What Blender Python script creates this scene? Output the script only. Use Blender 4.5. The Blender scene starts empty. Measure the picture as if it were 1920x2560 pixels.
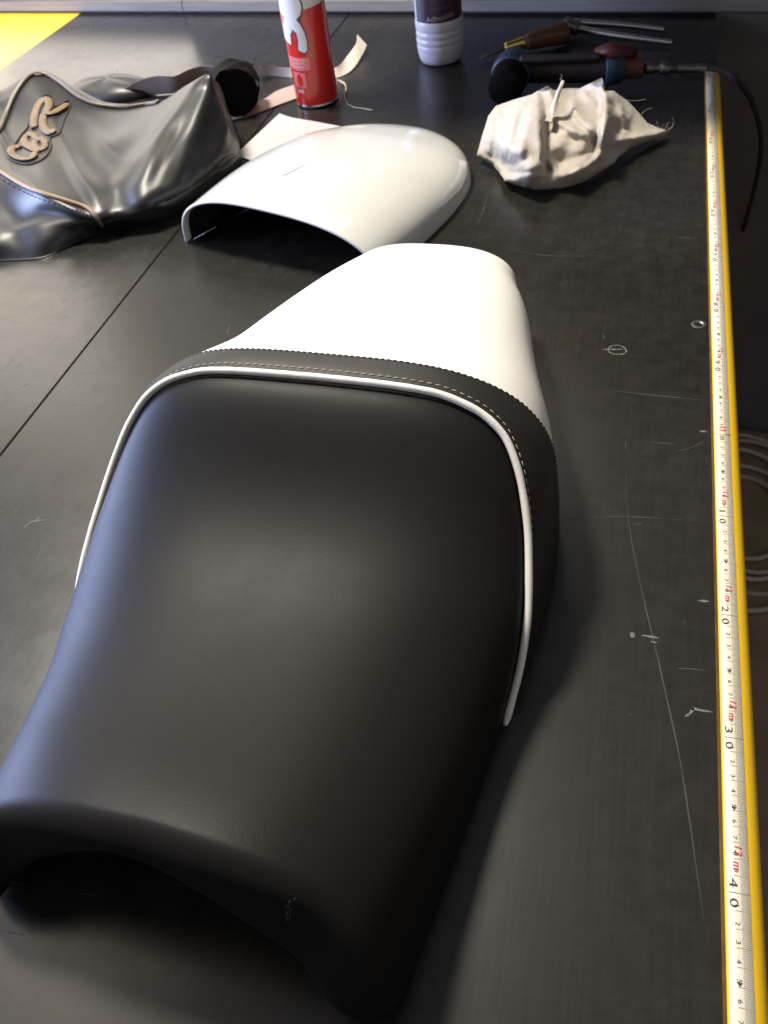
import bpy, bmesh, math, random
import numpy as np
from mathutils import Vector, Matrix
from mathutils.bvhtree import BVHTree
from mathutils.geometry import delaunay_2d_cdt

random.seed(7); rng = np.random.default_rng(7)
S = bpy.context.scene
C = bpy.data.collections.new("scene"); S.collection.children.link(C)

# ------------------------------------------------------------------ camera
F_PX, CX, CY, CAM_H = 2145.0, 960.0, 1280.0, 0.520784
_d = np.array([774.0, 2333.0, -F_PX]); _d /= np.linalg.norm(_d)
_dn = np.array([335.0, -2083.289756, -F_PX]); _dn /= np.linalg.norm(_dn)
CAM_M = np.array([np.cross(_d, -_dn), _d, -_dn])          # camera axes -> world axes
CAM_P = np.array([0.0, 0.0, CAM_H])


def ray(px, py):
    v = CAM_M @ np.array([px - CX, CY - py, -F_PX])
    return v / np.linalg.norm(v)


def P(px, py, z=0.0):
    """world point at height z seen at photo pixel (px, py)"""
    v = ray(px, py)
    return CAM_P + v * ((z - CAM_H) / v[2])


cam_d = bpy.data.cameras.new("camera"); cam = bpy.data.objects.new("camera", cam_d); C.objects.link(cam)
cam.matrix_world = Matrix([list(CAM_M[i]) + [CAM_P[i]] for i in range(3)] + [[0, 0, 0, 1]])
cam_d.sensor_fit = 'VERTICAL'; cam_d.sensor_height = 36.0; cam_d.sensor_width = 27.0
cam_d.lens = F_PX / 2560 * 36
cam_d.clip_start = 0.01; cam_d.clip_end = 60
cam_d.dof.use_dof = True; cam_d.dof.focus_distance = 0.62; cam_d.dof.aperture_fstop = 15.0
S.camera = cam

# ------------------------------------------------------------------ light
W = bpy.data.worlds.new("World"); S.world = W; W.use_nodes = True
W.node_tree.nodes["Background"].inputs[0].default_value = (0.92, 0.92, 0.95, 1)
W.node_tree.nodes["Background"].inputs[1].default_value = 0.25
S.view_settings.view_transform = 'Standard'; S.view_settings.look = 'None'
S.view_settings.exposure = 0.0; S.view_settings.gamma = 1.0


def area(name, loc, target, sx, sy, power, col, spread=180):
    l = bpy.data.lights.new(name, 'AREA'); l.shape = 'RECTANGLE'; l.size = sx; l.size_y = sy
    l.energy = power; l.color = col; l.spread = math.radians(spread)
    o = bpy.data.objects.new(name, l); C.objects.link(o); o.location = loc
    o.rotation_euler = (Vector(target) - Vector(loc)).to_track_quat('-Z', 'Y').to_euler()
    return o


area("skylight", (-1.22, 1.40, 2.30), (-0.25, 0.45, 0.0), 0.42, 0.42, 132, (1.0, 0.93, 0.81))
area("window_light", (-2.138, 2.017, 0.72), (-2.278, 1.027, 0.72), 1.30, 1.34, 21, (1.0, 0.90, 0.74))
area("low_window_light", (-1.222, 1.888, 0.27), (-1.362, 0.898, 0.27), 0.55, 0.42, 2.2, (1.0, 0.92, 0.78))
area("window_light", (-0.505, 1.786, 0.86), (-0.645, 0.796, 0.80), 0.50, 0.70, 10, (1.0, 0.92, 0.74))
area("side_window_light", (-2.30, 0.70, 0.50), (-0.3, 0.40, 0.1), 1.1, 1.0, 100, (0.46, 0.58, 1.0))
area("bench_sheen_fill", (-1.75, 0.40, 2.30), (-1.75, 0.40, 0.0), 1.0, 0.7, 6, (1.0, 0.86, 0.68))  # unseen overhead panel added to lay a sheen on the near left bench

# ------------------------------------------------------------------ materials


def lin(r, g, b):
    f = lambda c: c / 12.92 if c <= 0.04045 else ((c + 0.055) / 1.055) ** 2.4
    return (f(r / 255), f(g / 255), f(b / 255))


def mat(name, col, rough=0.5, col2=None, nscale=30.0, ndetail=6.0, bump=0.0, bscale=400.0, spec=0.5, metal=0.0,
        coat=0.0, sheen=0.0, rough2=None, stretch=None, bdist=0.001, trans=0.0, ramp=(0.35, 0.65), vor=False):
    m = bpy.data.materials.new(name); m.use_nodes = True
    nt = m.node_tree; N = nt.nodes; L = nt.links
    b = N["Principled BSDF"]
    b.inputs["Roughness"].default_value = rough; b.inputs["Metallic"].default_value = metal
    b.inputs["Specular IOR Level"].default_value = spec; b.inputs["Coat Weight"].default_value = coat
    b.inputs["Coat Roughness"].default_value = 0.06
    b.inputs["Sheen Weight"].default_value = sheen; b.inputs["Transmission Weight"].default_value = trans
    b.inputs["Base Color"].default_value = (*col, 1)
    tc = N.new("ShaderNodeTexCoord"); mp = N.new("ShaderNodeMapping")
    L.new(tc.outputs["Object"], mp.inputs[0])
    if stretch: mp.inputs["Scale"].default_value = stretch
    if col2 or rough2 is not None:
        n = N.new("ShaderNodeTexNoise"); n.inputs["Scale"].default_value = nscale
        n.inputs["Detail"].default_value = ndetail; n.inputs["Roughness"].default_value = 0.62
        L.new(mp.outputs[0], n.inputs["Vector"])
        r = N.new("ShaderNodeValToRGB"); r.color_ramp.elements[0].position = ramp[0]; r.color_ramp.elements[1].position = ramp[1]
        L.new(n.outputs["Fac"], r.inputs[0])
        if col2:
            r.color_ramp.elements[0].color = (*col, 1); r.color_ramp.elements[1].color = (*col2, 1)
            L.new(r.outputs[0], b.inputs["Base Color"])
        if rough2 is not None:
            q = N.new("ShaderNodeMapRange"); q.inputs[3].default_value = rough; q.inputs[4].default_value = rough2
            L.new(n.outputs["Fac"], q.inputs[0]); q.inputs[1].default_value = 0.3; q.inputs[2].default_value = 0.7
            L.new(q.outputs[0], b.inputs["Roughness"])
    if bump:
        if vor:
            bn = N.new("ShaderNodeTexVoronoi"); bn.feature = 'SMOOTH_F1'; bn.inputs["Scale"].default_value = bscale
            out = bn.outputs["Distance"]
        else:
            bn = N.new("ShaderNodeTexNoise"); bn.inputs["Scale"].default_value = bscale; bn.inputs["Detail"].default_value = 4
            out = bn.outputs["Fac"]
        L.new(tc.outputs["Object"], bn.inputs["Vector"])
        bm = N.new("ShaderNodeBump"); bm.inputs["Strength"].default_value = bump; bm.inputs["Distance"].default_value = bdist
        L.new(out, bm.inputs["Height"]); L.new(bm.outputs[0], b.inputs["Normal"])
    return m


def bench_mat(name, base, lite, rough, rough2):
    """dark linoleum: blotches, fine long streaks, worn gloss"""
    m = bpy.data.materials.new(name); m.use_nodes = True
    nt = m.node_tree; N = nt.nodes; L = nt.links; b = N["Principled BSDF"]
    tc = N.new("ShaderNodeTexCoord")

    def noise(scale, detail, stretch=None, rg=0.6):
        n = N.new("ShaderNodeTexNoise"); n.inputs["Scale"].default_value = scale; n.inputs["Detail"].default_value = detail
        n.inputs["Roughness"].default_value = rg
        if stretch:
            mp = N.new("ShaderNodeMapping"); mp.inputs["Scale"].default_value = stretch
            L.new(tc.outputs["Object"], mp.inputs[0]); L.new(mp.outputs[0], n.inputs["Vector"])
        else:
            L.new(tc.outputs["Object"], n.inputs["Vector"])
        return n.outputs["Fac"]

    def math_(op, a, c):
        n = N.new("ShaderNodeMath"); n.operation = op
        for i, v in enumerate((a, c)):
            if isinstance(v, (int, float)): n.inputs[i].default_value = v
            else: L.new(v, n.inputs[i])
        return n.outputs[0]
    blot = noise(48, 9, rg=0.74); big = noise(5, 3); streak = noise(14, 5, (22, 0.8, 1)); streak2 = noise(14, 5, (0.8, 22, 1))
    f = math_('ADD', math_('MULTIPLY', blot, 0.55), math_('MULTIPLY', big, 0.30))
    f = math_('ADD', f, math_('MULTIPLY', math_('SUBTRACT', streak, 0.5), 0.20))
    f = math_('ADD', f, math_('MULTIPLY', math_('SUBTRACT', streak2, 0.5), 0.08))
    r = N.new("ShaderNodeValToRGB"); r.color_ramp.elements[0].position = 0.33; r.color_ramp.elements[1].position = 0.60
    r.color_ramp.elements[0].color = (*base, 1); r.color_ramp.elements[1].color = (*lite, 1)
    L.new(f, r.inputs[0])
    L.new(r.outputs[0], b.inputs["Base Color"])
    q = N.new("ShaderNodeMapRange"); q.inputs[1].default_value = 0.3; q.inputs[2].default_value = 0.7
    q.inputs[3].default_value = rough; q.inputs[4].default_value = rough2
    L.new(math_('ADD', math_('MULTIPLY', blot, 0.5), math_('MULTIPLY', big, 0.5)), q.inputs[0]); L.new(q.outputs[0], b.inputs["Roughness"])
    bm = N.new("ShaderNodeBump"); bm.inputs["Strength"].default_value = 0.10; bm.inputs["Distance"].default_value = 0.0006
    L.new(math_('ADD', noise(45, 2, rg=.4), math_('MULTIPLY', streak, 0.3)), bm.inputs["Height"]); L.new(bm.outputs[0], b.inputs["Normal"])
    b.inputs["Specular IOR Level"].default_value = 0.5
    return m


M = dict(
    bench=bench_mat("bench_linoleum", (0.0065, 0.0057, 0.0046), (0.025, 0.0222, 0.0178), 0.34, 0.23),
    bench2=bench_mat("bench_linoleum_left", (0.010, 0.0090, 0.0076), (0.030, 0.0268, 0.0220), 0.32, 0.21),
    core=mat("bench_core", (0.012, 0.010, 0.008), 0.8),
    yellow_board=mat("yellow_board", (0.78, 0.47, 0.02), 0.35, col2=(0.85, 0.52, 0.04), nscale=12),
    floor=mat("floor", (0.24, 0.17, 0.11), 0.85, col2=(0.34, 0.25, 0.17), nscale=7),
    wall=mat("wall_paint", (0.085, 0.08, 0.08), 0.6, col2=(0.11, 0.105, 0.105), nscale=9),
    rail=mat("rail", (0.17, 0.15, 0.125), 0.5, col2=(0.23, 0.205, 0.175), nscale=20, stretch=(0.3, 1, 6)),
    black=mat("black_vinyl", (0.0105, 0.0096, 0.0088), 0.43, bump=0.12, bscale=1250, bdist=0.0005, spec=0.085, rough2=0.46, nscale=40, vor=True),
    band=mat("black_vinyl_band", (0.0150, 0.0142, 0.0132), 0.5, bump=0.12, bscale=1100, bdist=0.0005, spec=0.2, vor=True),
    white=mat("white_vinyl", (0.80, 0.775, 0.72), 0.45, bump=0.2, bscale=650, bdist=0.0005, vor=True),
    pipe=mat("white_piping", (0.74, 0.705, 0.64), 0.42, bump=0.35, bscale=900, bdist=0.0006),
    thread=mat("cream_thread", (0.40, 0.35, 0.26), 0.7, bump=0.3, bscale=2500),
    black_thread=mat("black_thread", (0.02, 0.018, 0.016), 0.7),
    foam=mat("black_liner", (0.008, 0.007, 0.007), 0.8),
    cowl=mat("white_gloss_paint", (0.56, 0.56, 0.525), 0.14, coat=0.6),
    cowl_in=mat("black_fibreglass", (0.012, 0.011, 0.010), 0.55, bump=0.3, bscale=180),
    decal=mat("grey_streak", (0.44, 0.44, 0.40), 0.3),
    bag=mat("grey_black_vinyl", (0.013, 0.0128, 0.0138), 0.35, spec=0.42, rough2=0.43, bump=0.12, bscale=700, bdist=0.0005, nscale=10),
    tan=mat("tan_leather", (0.12, 0.074, 0.034), 0.5, col2=(0.16, 0.10, 0.05), nscale=60, bump=0.2, bscale=500),
    tanp=mat("tan_piping", (0.22, 0.13, 0.06), 0.5),
    brownp=mat("brown_piping", (0.10, 0.075, 0.05), 0.4),
    rag=mat("cotton_rag", (0.35, 0.305, 0.25), 0.9, col2=(0.45, 0.41, 0.36), nscale=14, bump=0.5, bscale=900, bdist=0.0006, sheen=0.1),
    paper=mat("paper", (0.42, 0.39, 0.395), 0.8, col2=(0.45, 0.42, 0.425), nscale=6),
    strip=mat("cream_vinyl_strip", (0.72, 0.67, 0.58), 0.5, col2=(0.66, 0.58, 0.5), nscale=9),
    strip_shaded_back=mat("strip_backing", (0.34, 0.27, 0.24), 0.85),  # back of the strip, browned to carry the shade on that side
    red=mat("can_red", (0.55, 0.018, 0.012), 0.28, coat=0.3),
    can_white=mat("can_white", (0.62, 0.60, 0.57), 0.3, coat=0.3),
    can_dark=mat("can_outline", (0.07, 0.05, 0.035), 0.4),
    pinkprint=mat("pink_print", (0.62, 0.16, 0.15), 0.4),
    steel=mat("bright_steel", (0.55, 0.55, 0.56), 0.25, metal=1.0),
    dsteel=mat("dull_steel", (0.2, 0.2, 0.2), 0.4, metal=1.0),
    plastic=mat("white_plastic", (0.55, 0.53, 0.55), 0.35),
    purple=mat("purple_label", (0.045, 0.010, 0.035), 0.35, col2=(0.035, 0.012, 0.02), nscale=15),
    teal=mat("teal_print", (0.05, 0.09, 0.10), 0.4),
    label_text=mat("label_text", (0.30, 0.24, 0.24), 0.5),
    wood=mat("varnished_wood", (0.13, 0.065, 0.018), 0.4, col2=(0.07, 0.03, 0.01), nscale=30, stretch=(1, 6, 6)),
    brass=mat("brass", (0.75, 0.58, 0.16), 0.2, metal=1.0),
    blue=mat("blue_enamel", (0.008, 0.024, 0.05), 0.5, col2=(0.012, 0.034, 0.066), nscale=50),
    rubber=mat("black_rubber", (0.006, 0.005, 0.0045), 0.75, spec=0.06),
    redp=mat("red_plastic", (0.075, 0.008, 0.007), 0.55),
    orange=mat("orange_grip", (0.10, 0.025, 0.010), 0.6),
    maroon=mat("maroon_grip", (0.018, 0.009, 0.008), 0.6),
    hose=mat("grey_hose", (0.016, 0.013, 0.012), 0.8),
    cable=mat("pale_cable", (0.50, 0.42, 0.36), 0.6),
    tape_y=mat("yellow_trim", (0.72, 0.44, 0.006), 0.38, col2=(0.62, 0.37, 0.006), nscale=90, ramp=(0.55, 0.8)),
    trim_shade=mat("shaded_yellow_trim", (0.17, 0.085, 0.004), 0.5, col2=(0.10, 0.05, 0.004), nscale=120),  # left face of the yellow trim, its shade put in as darker colour
    tape_w=mat("tape_white", (0.62, 0.58, 0.48), 0.45, col2=(0.58, 0.53, 0.42), nscale=40),
    ink=mat("black_ink", (0.03, 0.028, 0.025), 0.5),
    red_ink=mat("red_ink", (0.50, 0.012, 0.03), 0.5),
    chalk=mat("chalk", (0.19, 0.19, 0.18), 0.9, col2=(0.07, 0.07, 0.066), nscale=700),
    worn=mat("worn_marks", (0.030, 0.028, 0.024), 0.6, col2=(0.018, 0.016, 0.014), nscale=60),
    faint=mat("faint_scratch", (0.028, 0.026, 0.0225), 0.6),
    shelf=mat("shade_shelf_wood", (0.10, 0.07, 0.045), 0.6),
)

# ------------------------------------------------------------------ helpers


def link(name, me, m, parent=None, smooth=True):
    o = bpy.data.objects.new(name, me); C.objects.link(o)
    if m is not None and not me.materials: me.materials.append(M[m] if isinstance(m, str) else m)
    if parent: o.parent = parent
    if smooth:
        me.polygons.foreach_set("use_smooth", [True] * len(me.polygons))
    return o


def mesh(name, vs, fs, m, parent=None, smooth=True, recalc=True):
    me = bpy.data.meshes.new(name)
    me.from_pydata([tuple(map(float, v)) for v in vs], [], fs)
    if recalc:
        bm = bmesh.new(); bm.from_mesh(me); bmesh.ops.recalc_face_normals(bm, faces=bm.faces); bm.to_mesh(me); bm.free()
    me.update()
    return link(name, me, m, parent, smooth)


def empty(name, loc, label, cat, group=None, kind=None):
    o = bpy.data.objects.new(name, None); C.objects.link(o); o.location = loc
    o.empty_display_size = 0.05
    bpy.context.view_layer.update()
    return tag(o, label, cat, group, kind)


def tag(o, label=None, cat=None, group=None, kind=None):
    for k, v in (("label", label), ("category", cat), ("group", group), ("kind", kind)):
        if v: o[k] = v
    return o


def child(o, root):
    """parent without moving (children are modelled in world coordinates)"""
    o.parent = root; o.matrix_parent_inverse = Matrix.Translation(-Vector(root.location))
    return o


class MB:
    def __init__(s): s.v = []; s.f = []

    def add(s, vs, fs):
        n = len(s.v); s.v += [tuple(map(float, v)) for v in vs]; s.f += [[i + n for i in f] for f in fs]; return s

    def box(s, lo, hi):
        x0, y0, z0 = lo; x1, y1, z1 = hi
        return s.add([(x0, y0, z0), (x1, y0, z0), (x1, y1, z0), (x0, y1, z0), (x0, y0, z1), (x1, y0, z1), (x1, y1, z1), (x0, y1, z1)],
                     [(0, 3, 2, 1), (4, 5, 6, 7), (0, 1, 5, 4), (1, 2, 6, 5), (2, 3, 7, 6), (3, 0, 4, 7)])

    def grid(s, A, closed_u=False, closed_v=False):
        A = np.asarray(A); n, m = A.shape[:2]; fs = []
        for i in range(n if closed_u else n - 1):
            for j in range(m if closed_v else m - 1):
                a, b = i, (i + 1) % n; c, d = j, (j + 1) % m
                fs.append((a * m + c, b * m + c, b * m + d, a * m + d))
        return s.add(A.reshape(-1, 3), fs)

    def tube(s, pts, r, seg=10, caps=True, flat=1.0, up=None):
        pts = np.asarray(pts, float); n = len(pts)
        r = np.full(n, r) if np.isscalar(r) else np.asarray(r, float)
        T = np.gradient(pts, axis=0); T /= np.linalg.norm(T, axis=1)[:, None] + 1e-12
        nrm = np.array([0, 0, 1.0]) if up is None else np.asarray(up, float)
        rings = []
        for i in range(n):
            b = np.cross(T[i], nrm)
            if np.linalg.norm(b) < 1e-3: b = np.cross(T[i], [1, 0.1, 0])
            b /= np.linalg.norm(b); u = np.cross(b, T[i])
            if up is None: nrm = u
            a = np.linspace(0, 2 * np.pi, seg, endpoint=False)
            rings.append(pts[i] + r[i] * (np.cos(a)[:, None] * b + flat * np.sin(a)[:, None] * u))
        base = len(s.v); s.grid(np.array(rings), closed_v=True)
        if caps:
            s.f.append([base + k for k in range(seg)]); s.f.append([base + (n - 1) * seg + k for k in range(seg)])
        return s

    def make(s, name, m, root=None, smooth=True):
        o = mesh(name, s.v, s.f, m, None, smooth)
        if root: child(o, root)
        return o


def lathe(prof, seg=48):
    a = np.linspace(0, 2 * np.pi, seg, endpoint=False)
    return np.array([[(r * math.cos(t), r * math.sin(t), z) for t in a] for r, z in prof])


def spline(pts, n):
    """Catmull-Rom through pts -> n samples"""
    p = np.asarray(pts, float); k = len(p)
    q = np.vstack([2 * p[0] - p[1], p, 2 * p[-1] - p[-2]])
    t = np.linspace(0, k - 1 - 1e-9, n); i = t.astype(int); f = (t - i)[:, None]
    a, b, c, d = q[i], q[i + 1], q[i + 2], q[i + 3]
    return 0.5 * (2 * b + (c - a) * f + (2 * a - 5 * b + 4 * c - d) * f ** 2 + (3 * b - 3 * c + d - a) * f ** 3)


def smoothi(x, xs, ys):
    """C1 monotone-ish cubic interpolation"""
    xs = np.asarray(xs, float); ys = np.asarray(ys, float); x = np.clip(np.asarray(x, float), xs[0], xs[-1])
    h = np.diff(xs); d = np.diff(ys) / h; mm = np.zeros(len(xs)); mm[0] = d[0]; mm[-1] = d[-1]
    for i in range(1, len(xs) - 1):
        mm[i] = 0 if d[i - 1] * d[i] <= 0 else 2 * d[i - 1] * d[i] / (d[i - 1] + d[i])
    i = np.clip(np.searchsorted(xs, x) - 1, 0, len(xs) - 2); t = (x - xs[i]) / h[i]
    return ((2 * t ** 3 - 3 * t ** 2 + 1) * ys[i] + (t ** 3 - 2 * t ** 2 + t) * h[i] * mm[i]
            + (-2 * t ** 3 + 3 * t ** 2) * ys[i + 1] + (t ** 3 - t ** 2) * h[i] * mm[i + 1])


def nspline(xs, ys):
    """natural cubic spline -> callable"""
    xs = np.asarray(xs, float); ys = np.asarray(ys, float); n = len(xs); h = np.diff(xs)
    A = np.zeros((n, n)); r = np.zeros(n); A[0, 0] = A[-1, -1] = 1
    for i in range(1, n - 1):
        A[i, i - 1], A[i, i], A[i, i + 1] = h[i - 1], 2 * (h[i - 1] + h[i]), h[i]
        r[i] = 6 * ((ys[i + 1] - ys[i]) / h[i] - (ys[i] - ys[i - 1]) / h[i - 1])
    mm = np.linalg.solve(A, r)

    def f(x):
        x = np.clip(x, xs[0], xs[-1]); i = np.clip(np.searchsorted(xs, x) - 1, 0, n - 2); t = x - xs[i]; hh = h[i]
        b = (ys[i + 1] - ys[i]) / hh - hh * (2 * mm[i] + mm[i + 1]) / 6
        return ys[i] + b * t + mm[i] / 2 * t * t + (mm[i + 1] - mm[i]) / (6 * hh) * t ** 3
    return f


def text_mesh(txt, bold=0.0):
    """flat glyph faces: (verts Nx2 in em units centred on x, faces)"""
    cu = bpy.data.curves.new("t", 'FONT'); cu.body = txt; cu.align_x = 'CENTER'; cu.size = 1.0; cu.resolution_u = 3
    cu.offset = bold
    o = bpy.data.objects.new("t", cu); C.objects.link(o)
    dg = bpy.context.evaluated_depsgraph_get()
    me = bpy.data.meshes.new_from_object(o.evaluated_get(dg))
    v = np.array([p.co[:2] for p in me.vertices]) if len(me.vertices) else np.zeros((0, 2))
    f = [list(p.vertices) for p in me.polygons]
    bpy.data.objects.remove(o); bpy.data.curves.remove(cu); bpy.data.meshes.remove(me)
    return v, f


_tc = {}
def T(txt, bold=0.0):
    if (txt, bold) not in _tc: _tc[(txt, bold)] = text_mesh(txt, bold)
    return _tc[(txt, bold)]


# ------------------------------------------------------------------ setting: bench, floor, wall
EDGE = 0.1075; SEAM = -0.5755; YEL = -1.232
fl = mesh("floor", [(-6, -4, -0.9), (6, -4, -0.9), (6, 6, -0.9), (-6, 6, -0.9)], [(0, 1, 2, 3)], "floor", smooth=False)
tag(fl, "dark brown floor below the bench edge", None, None, "structure")

bench = empty("workbench", (-0.5, 0.9, 0), "dark grey linoleum workbench top under the seat, scratched and chalk marked", None, None, "structure")


def slab(name, x0, x1, m, z0=-0.012, z1=0.0):
    b = bmesh.new()
    ys = (-0.9, 2.05)
    vs = [b.verts.new(p) for p in ((x0, ys[0], z0), (x1, ys[0], z0), (x1, ys[1], z0), (x0, ys[1], z0),
                                   (x0, ys[0], z1), (x1, ys[0], z1), (x1, ys[1], z1), (x0, ys[1], z1))]
    for f in ((0, 3, 2, 1), (4, 5, 6, 7), (0, 1, 5, 4), (1, 2, 6, 5), (2, 3, 7, 6), (3, 0, 4, 7)): b.faces.new([vs[i] for i in f])
    bmesh.ops.bevel(b, geom=[e for e in b.edges if abs(e.verts[0].co.z - z1) < 1e-6 and abs(e.verts[1].co.z - z1) < 1e-6],
                    offset=0.0008, segments=2, affect='EDGES')
    me = bpy.data.meshes.new(name); b.to_mesh(me); b.free()
    return child(link(name, me, m, None, False), bench)


slab("bench_panel", SEAM + 0.0008, EDGE, "bench")
slab("bench_panel", YEL + 0.0004, SEAM - 0.0008, "bench2")
slab("yellow_panel", -2.6, YEL - 0.0004, "yellow_board")
MB().box((-2.6, -0.9, -0.06), (EDGE - 0.004, 2.05, -0.0125)).make("bench_core", "core", bench, False)


def ribbon(pts, w, z, name, m, taper=True):
    p = np.asarray(pts, float)[:, :2]; t = np.gradient(p, axis=0); t /= np.linalg.norm(t, axis=1)[:, None] + 1e-9
    nn = np.c_[-t[:, 1], t[:, 0]]; k = len(p)
    ww = w * (np.sin(np.linspace(0.25, np.pi - 0.25, k)) if taper else np.ones(k)) * (1 + 0.25 * rng.standard_normal(k)) / 2
    A = np.stack([np.c_[p + nn * ww[:, None], np.full(k, z)], np.c_[p - nn * ww[:, None], np.full(k, z)]], 1)
    return MB().grid(A).make(name, m, bench, False)


def px_path(pts, n=24): return np.array([P(x, y, 0)[:2] for x, y in spline(pts, n)])


a = np.linspace(0, 2 * np.pi, 40)
ribbon(np.array([P(1543 + 22.5 * math.cos(t) * (1 + 0.12 * math.sin(t)), 875 + 11.5 * math.sin(t) + 1.5 * math.cos(t), 0)[:2] for t in a]), 0.0013, 0.0003, "chalk_mark", "chalk", False)
ribbon(px_path([(1506, 874), (1520, 874.5), (1540, 874), (1560, 874)], 12), 0.0016, 0.0004, "chalk_mark", "chalk")
for q, w in (([(1748, 1079), (1757, 1079), (1767, 1080)], .0022), ([(1745, 1502), (1760, 1503), (1772, 1504)], .0022),
             ([(1578, 1581), (1581, 1588), (1580, 1595)], .0035), ([(1604, 1589), (1625, 1592), (1647, 1596)], .0022), ([(1625, 1603), (1635, 1606), (1645, 1608)], .0015),
             ([(1712, 1792), (1724, 1785), (1734, 1773), (1750, 1776), (1782, 1781)], .0022), ([(1732, 1769), (1732, 1777)], .002)):
    ribbon(px_path(q, 10), w, 0.0003, "chalk_mark", "chalk")
for q, w in (([(1565, 1180), (1570, 1300), (1605, 1480), (1643, 1640), (1670, 1760), (1700, 1900), (1722, 2040), (1745, 2200), (1760, 2300)], .0010),
             ([(1625, 1107), (1660, 1109), (1690, 1112)], .0012), ([(1676, 1132), (1720, 1122), (1752, 1108), (1758, 1104)], .0010),
             ([(1520, 975), (1600, 985), (1680, 993), (1760, 1002)], .0013), ([(1400, 1300), (1560, 1292), (1770, 1305)], .0007),
             ([(1690, 1672), (1720, 1672), (1770, 1678)], .0012),
             ([(175, 2290), (200, 2300), (215, 2306)], .0012), ([(190, 2232), (220, 2236), (250, 2240)], .0008), ([(420, 2208), (460, 2214), (520, 2230)], .0007),
             ([(0, 2326), (25, 2330), (62, 2337)], .0009), ([(28, 2204), (45, 2210), (68, 2219)], .0009), ([(1685, 592), (1720, 596), (1746, 594)], .0018),
             ([(545, 742), (552, 738)], .0012), ([(575, 745), (580, 742)], .0012), ([(62, 1320), (80, 1305), (118, 1300)], .002),
             ([(90, 1300), (100, 1294)], .002), ([(1270, 625), (1380, 640), (1520, 640)], .0012), ([(1220, 480), (1210, 520), (1195, 560)], .0012)):
    ribbon(px_path(q, 18), w, 0.0002, "scratch_mark", "faint")
mb = MB()
for k in range(170):
    x_, y_ = rng.uniform(-1.15, .075), rng.uniform(.02, 1.7); L_ = rng.uniform(.005, .035) * rng.uniform(.3, 1)
    th_ = rng.choice([math.pi / 2, math.pi / 2, 0, rng.uniform(0, 3.14)]) + rng.normal(0, .12); cv = rng.normal(0, .25)
    t = np.linspace(-.5, .5, 7); p = np.c_[x_ + L_ * t * math.cos(th_ ) - L_ * cv * t * t * math.sin(th_), y_ + L_ * t * math.sin(th_) + L_ * cv * t * t * math.cos(th_)]
    w_ = rng.uniform(.0002, .0006) * np.sin(np.linspace(.3, 2.84, 7)); d = np.gradient(p, axis=0); d /= np.linalg.norm(d, axis=1)[:, None]; nn = np.c_[-d[:, 1], d[:, 0]] * w_[:, None]
    mb.grid(np.stack([np.c_[p + nn, np.full(7, .00015)], np.c_[p - nn, np.full(7, .00015)]], 1))
for k in range(120):
    x_, y_ = rng.uniform(-1.1, .08), rng.uniform(.02, 1.5); r_ = rng.uniform(.0003, .0011); a_ = rng.uniform(0, 6.28, 5); a_.sort()
    mb.add([(x_ + r_ * rng.uniform(.5, 1.3) * math.cos(t), y_ + r_ * math.sin(t), .00018) for t in a_], [list(range(5))])
tag(mb.make("fine_scratches", "worn", bench, False), kind="stuff")
# countersunk screw head near the tape
sp = P(1747, 811, 0)
A = lathe([(0.0002, -0.0006), (0.0032, -0.0004), (0.0040, 0.0004), (0.0056, 0.0007), (0.0075, 0.0002)], 20)
scr = child(mesh("screw", A.reshape(-1, 3) + np.array([sp[0], sp[1], 0.0002]), [(i * 20 + j, i * 20 + (j + 1) % 20, (i + 1) * 20 + (j + 1) % 20, (i + 1) * 20 + j) for i in range(4) for j in range(20)], "dsteel"), bench)

# back wall with its pale rail; windows are above the frame
We = np.array([-0.990, 0.140, 0.0]); Wn = np.array([-0.140, -0.990, 0.0]); W0 = np.array([-0.308, 1.770, 0.0])


def wpt(s, d, z): return W0 + We * s + Wn * d + np.array([0, 0, z])


def wbox(name, s0, s1, d0, d1, z0, z1, m, root=None):
    vs = [wpt(s, d, z) for z in (z0, z1) for s, d in ((s0, d0), (s1, d0), (s1, d1), (s0, d1))]
    o = mesh(name, vs, [(0, 3, 2, 1), (4, 5, 6, 7), (0, 1, 5, 4), (1, 2, 6, 5), (2, 3, 7, 6), (3, 0, 4, 7)], m, smooth=False)
    return child(o, root) if root else o


wall = empty("wall", (-0.9, 1.9, 0), "blue grey wall with pale rail along the far bench edge", None, None, "structure")
wbox("wall_panel", -1.6, 2.3, -0.06, -0.008, -0.9, 0.30, "wall", wall)
wbox("wall_rail", -1.6, 0.655, -0.0078, 0.004, 0.006, 0.024, "rail", wall)
wbox("wall_rail", 0.657, 2.3, -0.0078, 0.004, 0.006, 0.024, "rail", wall)

# ------------------------------------------------------------------ tape measure glued on yellow trim
tape = empty("tape_measure", (0.0955, 0.6, 0), "yellow edged tape measure strip with white centimetre scale running along the bench edge", "tape measure")
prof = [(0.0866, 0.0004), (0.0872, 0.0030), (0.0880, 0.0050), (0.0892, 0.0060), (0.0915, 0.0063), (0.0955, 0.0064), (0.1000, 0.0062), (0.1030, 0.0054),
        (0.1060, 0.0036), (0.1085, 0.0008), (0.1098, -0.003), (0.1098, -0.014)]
Y0, Y1 = -0.25, 1.435
MB().grid(np.array([[(x, y, z) for x, z in prof[2:]] for y in np.linspace(Y0, Y1, 60)])).make("yellow_trim", "tape_y", tape)
MB().grid(np.array([[(x, y, z) for x, z in prof[:3]] for y in np.linspace(Y0, Y1, 60)])).make("trim_shaded_side", "trim_shade", tape)
TZ = 0.0067
wx0, wx1 = 0.0889, 0.1014
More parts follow.
